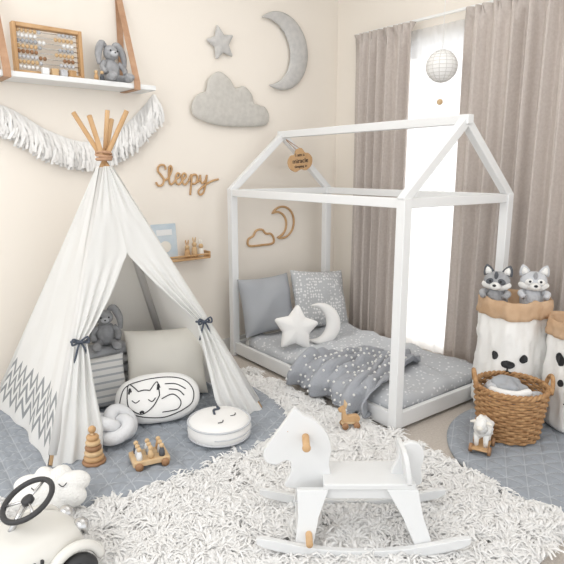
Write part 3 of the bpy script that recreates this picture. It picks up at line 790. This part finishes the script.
# ------------------------------------------------------------------ shelf with straps
sh=root('strap_shelf',(0,0,0))
box('board',(1.06,3.395,1.905),(1.34,.20,.03),'white',sh)
for x in(.86,1.60):
    def strip(nm,P,wd=.04):
        vv=[];ff=[]
        for (y,z) in P: vv+= [(x-wd/2,y,z),(x+wd/2,y,z)]
        for i in range(len(P)-1): ff.append((2*i,2*i+1,2*i+3,2*i+2))
        o=add(nm,vv,ff,'leather',sh,smooth=False); q=o.modifiers.new('s','SOLIDIFY'); q.thickness=.004; q.offset=0
    strip('strap_loop',[(3.494,2.46),(3.494,1.886),(3.288,1.886),(3.288,1.93),(3.488,2.46)])
    lathe('stud',[(.001,0),(.009,0),(.009,.006),(.001,.008)],'chrome',sh,(x,3.484,2.44),(pi/2,0,0),seg=14)
ab=root('wooden_bead_frame',(1.12,3.40,1.921))
for x in(-.18,.18): box('upright',(x,0,.135),(.020,.05,.27),'wood2',ab)
box('bottom_bar',(0,0,.011),(.34,.05,.022),'wood2',ab); box('top_bar',(0,0,.259),(.34,.05,.022),'wood2',ab)
bc=['white','wood','ltgrey','wooddk','wood','grey']
for j in range(8):
    z=.042+.0275*j; tube('rod_%d'%j,[(-.175,0,z),(.175,0,z)],.0022,'chrome',ab,seg=6)
    for k in range(10):
        x=-.158+.0225*k+ (0 if k<5+(j%3) else .09); ell('bead',(x,0,z),(.0108,.012,.012),bc[(j+k//5)%6],ab,seg=10)
ab2=root('wooden_arch_toy',(.62,3.40,1.921)); 
for i in range(4):
    R=.13-.028*i; tube('arch_%d'%i,[(R*math.cos(a),0,R*math.sin(a)) for a in np.linspace(0,pi,24)],.0125,['wooddk','wood2','ltgrey','wood'][i],ab2,seg=8)
plush_bunny('plush_bunny.001',(1.49,3.42,1.922),.1,.86)
mb=root('wooden_alphabet_blocks',(1.19,3.325,1.921))
for i in range(4): box('block_%d'%i,(-.12+.05*i,0,.019),(.036,.03,.036),['white','wood','ltgrey','wood2'][i],mb,rot=(0,0,.1*i),b=.003)
pg=root('peg_doll_pair',(1.36,3.325,1.921))
for i in range(2):
    lathe('body_%d'%i,[(.003,0),(.013,0),(.013,.02),(.007,.036),(.003,.038)],['wood2','dkgrey'][i],pg,(i*.035,0,0),seg=14); ell('head_%d'%i,(i*.035,0,.045),(.011,.011,.011),'wood',pg,seg=12)
# ------------------------------------------------------------------ tassel garland
def garland():
    r=root('tassel_garland')
    kp=[(.12,3.485,1.86),(.45,3.485,1.82),(.86,3.485,1.745),(1.1,3.485,1.62),(1.33,3.485,1.56),(1.55,3.485,1.64),(1.72,3.485,1.78),(1.81,3.485,1.88)]
    P=cr(kp,24); tube('cord',P,.005,'cotton',r,seg=6)
    v=[];f=[]
    n=len(P)
    for i in range(n-1):
        for rep in range(11):
            t=random.random(); c=P[i].lerp(P[i+1],t); L=random.uniform(.11,.17); w=random.uniform(.006,.011)
            sx=random.uniform(-.05,.05); oy=-random.uniform(.004,.065); b=len(v); tw=random.uniform(-.7,.7)
            for q,(h,o) in enumerate(((.012,.1),(-.3,.75),(-.7,1.0),(-1,.8))):
                z=c.z+(h*L if q else .012); x=c.x+sx*abs(h)*(q>0)+random.uniform(-.008,.008)*(q>0); y=c.y+oy*o
                v+= [(x-w*math.cos(tw),min(y-w*math.sin(tw)*.6,3.497),z),(x+w*math.cos(tw),min(y+w*math.sin(tw)*.6,3.497),z)]
            for q in range(3): f.append((b+2*q,b+2*q+1,b+2*q+3,b+2*q+2))
    add('fabric_tassels',v,f,'cotton',r)
garland()
# ------------------------------------------------------------------ felt shapes on the wall
g=root('felt_star_decoration',(2.35,3.476,2.285)); puff('star',starr(.130,.5,5,pi/2+.25),.046,'felt',g,p=3)
g=root('felt_moon_decoration',(2.90,3.472,2.30),rot=(0,math.radians(-8),0)); crescent('moon',.285,.235,.14,.055,'felt',g,flip=-1)
g=root('felt_cloud_decoration',(2.44,3.469,1.89))
cl=cr2([(-.33,-.12),(-.35,-.04),(-.30,.03),(-.23,.06),(-.21,.14),(-.12,.20),(-.03,.16),(.02,.10),(.10,.12),(.17,.07),(.20,.0),(.29,-.01),(.34,-.08),(.30,-.15),(.1,-.17),(-.15,-.17)],5)
def polyr(pts):
    A=[(math.atan2(z,x)%(2*pi),math.hypot(x,z)) for x,z in pts]; A.sort(); aa=np.array([q[0] for q in A]); rr_=np.array([q[1] for q in A])
    aa=np.concatenate([[aa[-1]-2*pi],aa,[aa[0]+2*pi]]); rr_=np.concatenate([[rr_[-1]],rr_,[rr_[0]]])
    return lambda a: float(np.interp(a%(2*pi),aa,rr_))
puff('cloud',polyr(cl),.06,'cloudfelt',g,p=3.5,seg=128)
sg=root('wooden_word_sign',(2.08,3.491,1.335),rot=(0,math.radians(1.5),0))
def stroke(pts,k=.00122,ox=0,oz=0):
    tube('letter_stroke',[(x*k+ox,0,z*k+oz) for x,_,z in cr([(a,0,b) for a,b in pts],8)],.0075,'wood2',sg,seg=8)
stroke([(-165,52),(-175,75),(-205,72),(-215,45),(-195,20),(-178,-5),(-190,-35),(-215,-38),(-228,-20)])
stroke([(-178,-10),(-150,5),(-128,50),(-132,72),(-144,60),(-146,0),(-138,-30),(-118,-22),(-100,0)])
stroke([(-100,0),(-78,14),(-78,30),(-92,32),(-102,10),(-98,-22),(-80,-30),(-60,-10)])
stroke([(-60,-8),(-36,14),(-38,30),(-52,32),(-62,10),(-56,-22),(-38,-30),(-16,-6)])
stroke([(-16,-4),(0,26),(2,0),(-8,-92)]); stroke([(-2,-5),(10,24),(34,26),(42,4),(30,-22),(8,-26)])
stroke([(34,-18),(52,-10),(66,10)])
stroke([(62,28),(64,-5),(78,-22),(98,-4),(108,28)]); stroke([(108,28),(100,-20),(84,-75),(60,-90),(48,-70),(72,-48),(110,-24),(150,-6),(190,4)])
g=root('wooden_cloud_outline',(2.72,3.4915,.86))
tube('outline',cr([(-.13,0,-.05),(-.14,0,-.0),(-.09,0,.025),(-.06,0,.065),(0,0,.07),(.04,0,.035),(.09,0,.03),(.12,0,-.01),(.11,0,-.05),(0,0,-.055)],6,True),.009,'wood2',g,closed=True,seg=8)
g=root('wooden_moon_outline',(2.93,3.4915,.975),rot=(0,math.radians(-15),0))
def cresline(R,r,d):
    x0=(R*R-r*r+d*d)/(2*d); y0=math.sqrt(R*R-x0*x0); a0=math.atan2(y0,x0); b0=math.atan2(y0,x0-d)
    return [(-R*math.cos(a),0,R*math.sin(a)) for a in np.linspace(a0,2*pi-a0,40)]+[(-(d+r*math.cos(b)),0,r*math.sin(b)) for b in np.linspace(2*pi-b0,b0,30)[1:-1]]
tube('outline',cresline(.13,.105,.06),.009,'wood2',g,closed=True,seg=8)
lg=root('picture_ledge',(1.95,3.45,.765))
box('base',(0,0,.008),(.44,.10,.015),'wood2',lg); box('lip',(0,-.047,.035),(.44,.010,.012),'wood2',lg)
for x in(-.215,.215): box('end_%s'%('a' if x<0 else 'b'),(x,-.0,.03),(.012,.10,.045),'wood2',lg)
bo=root('picture_book',(1.84,3.465,.781),rot=(math.radians(-6),0,0))
box('cover',(0,0,.125),(.19,.014,.25),'bookc',bo); box('label',(0,-.008,.19),(.12,.002,.04),'white',bo,b=0); ell('motif',(0,-.008,.09),(.045,.002,.04),'cream',bo)
pb=root('wooden_bunny_figures',(2.06,3.445,.781))
for i,(x,c) in enumerate(((-.06,'wood2'),(.0,'wood'),(.055,'cream'))):
    h=.09+.02*(i==1)
    lathe('body_%d'%i,[(.003,0),(.02,0),(.022,.02),(.018,h*.6),(.006,h*.72)],c,pb,(x,0,0),seg=16); ell('head_%d'%i,(x,0,h*.82),(.018,.018,.018),'wood',pb,seg=14)
    for s in(-1,1): ell('ear',(x+s*.009,0,h*.82+.034),(.006,.004,.022),c,pb,rot=(0,s*.15,0),seg=12)
hs=root('hanging_wooden_cloud_sign',(2.90,3.24,1.47),rot=(0,math.radians(-6),math.radians(-8)))
plate('cloud',cr2([(-.10,-.05),(-.115,.0),(-.085,.045),(-.05,.05),(-.03,.085),(.02,.095),(.05,.06),(.085,.05),(.115,.01),(.10,-.045),(.05,-.075),(0,-.065),(-.05,-.08)],5),.008,'wood2',hs,b=.001)
text('line_1','I am a',.035,'black',hs,(0,-.006,.045),(pi/2,0,0)); text('line_2','miracle',.05,'black',hs,(0,-.006,.0),(pi/2,0,0)); text('line_3','sleeping in',.028,'black',hs,(0,-.006,-.042),(pi/2,0,0))
tube('cord',[(-.02,.0,.08),(-.085,.05,.17)],.0025,'leather',hs,seg=6); tube('cord_b',[(.02,.0,.085),(-.08,.05,.17)],.0025,'leather',hs,seg=6)
# paper globe hanging in the window
hb=root('hanging_paper_globe',(3.27,2.26,2.07))
ell('globe',(0,0,0),(.100,.100,.100),'globe',hb,seg=40)
for k in range(-5,6):
    z=.101*math.sin(k*pi/13); rr2=.101*math.cos(k*pi/13); torus('rib_%d'%k,rr2,.0016,'lace',hb,(0,0,z),seg=48)
for k in range(7):
    a=pi*k/7; tube('meridian_%d'%k,[(.101*math.cos(t)*math.cos(a),.101*math.cos(t)*math.sin(a),.101*math.sin(t)) for t in np.linspace(0,2*pi,48,endpoint=False)],.0016,'lace',hb,closed=True,seg=6)
lathe('top_cap',[(.002,0),(.018,0),(.016,.008),(.002,.010)],'white',hb,(0,0,.096),seg=20)
tube('cord',[(0,0,.10),(0,0,.88)],.002,'cotton',hb,seg=6); tube('cord_low',[(0,0,-.10),(0,0,-.22)],.0015,'cotton',hb,seg=6)
ell('bead',(0,0,-.225),(.020,.020,.020),'wood',hb)
# ------------------------------------------------------------------ lights
wd=bpy.data.worlds.new('World'); S.world=wd; wd.use_nodes=True; b=wd.node_tree.nodes['Background']; b.inputs[0].default_value=(.965,.98,1,1); b.inputs[1].default_value=1.5
def area(nm,loc,tgt,sx,sy,e,c):
    l=bpy.data.lights.new(nm,'AREA'); l.shape='RECTANGLE'; l.size=sx; l.size_y=sy; l.energy=e; l.color=c
    o=bpy.data.objects.new(nm,l); COL.objects.link(o); o.location=loc; o.rotation_euler=(Vector(tgt)-Vector(loc)).to_track_quat('-Z','Y').to_euler(); return o
area('daylight_left',(-1.3,1.2,2.3),(2.0,3.0,.9),1.8,1.6,28,(1,.99,.97))
area('ceiling_bounce',(1.9,1.9,2.9),(1.9,1.9,0),2.2,2.0,15,(1,.99,.975))
sl=bpy.data.lights.new('sun','SUN'); sl.energy=3.5; sl.angle=.05; sl.color=(1,.95,.88); so=bpy.data.objects.new('sun',sl); COL.objects.link(so)
so.rotation_euler=(Vector((-1,.25,-.8))).to_track_quat('-Z','Y').to_euler()
# ------------------------------------------------------------------ camera
cam=bpy.data.cameras.new('camera'); cam.sensor_width=36; cam.lens=36*550/564
co=bpy.data.objects.new('camera',cam); COL.objects.link(co); co.location=(0,0,1.4)
co.rotation_euler=(math.radians(90-11.5),0,math.radians(-40)); S.camera=co
S.view_settings.view_transform='Standard'; S.view_settings.look='None'
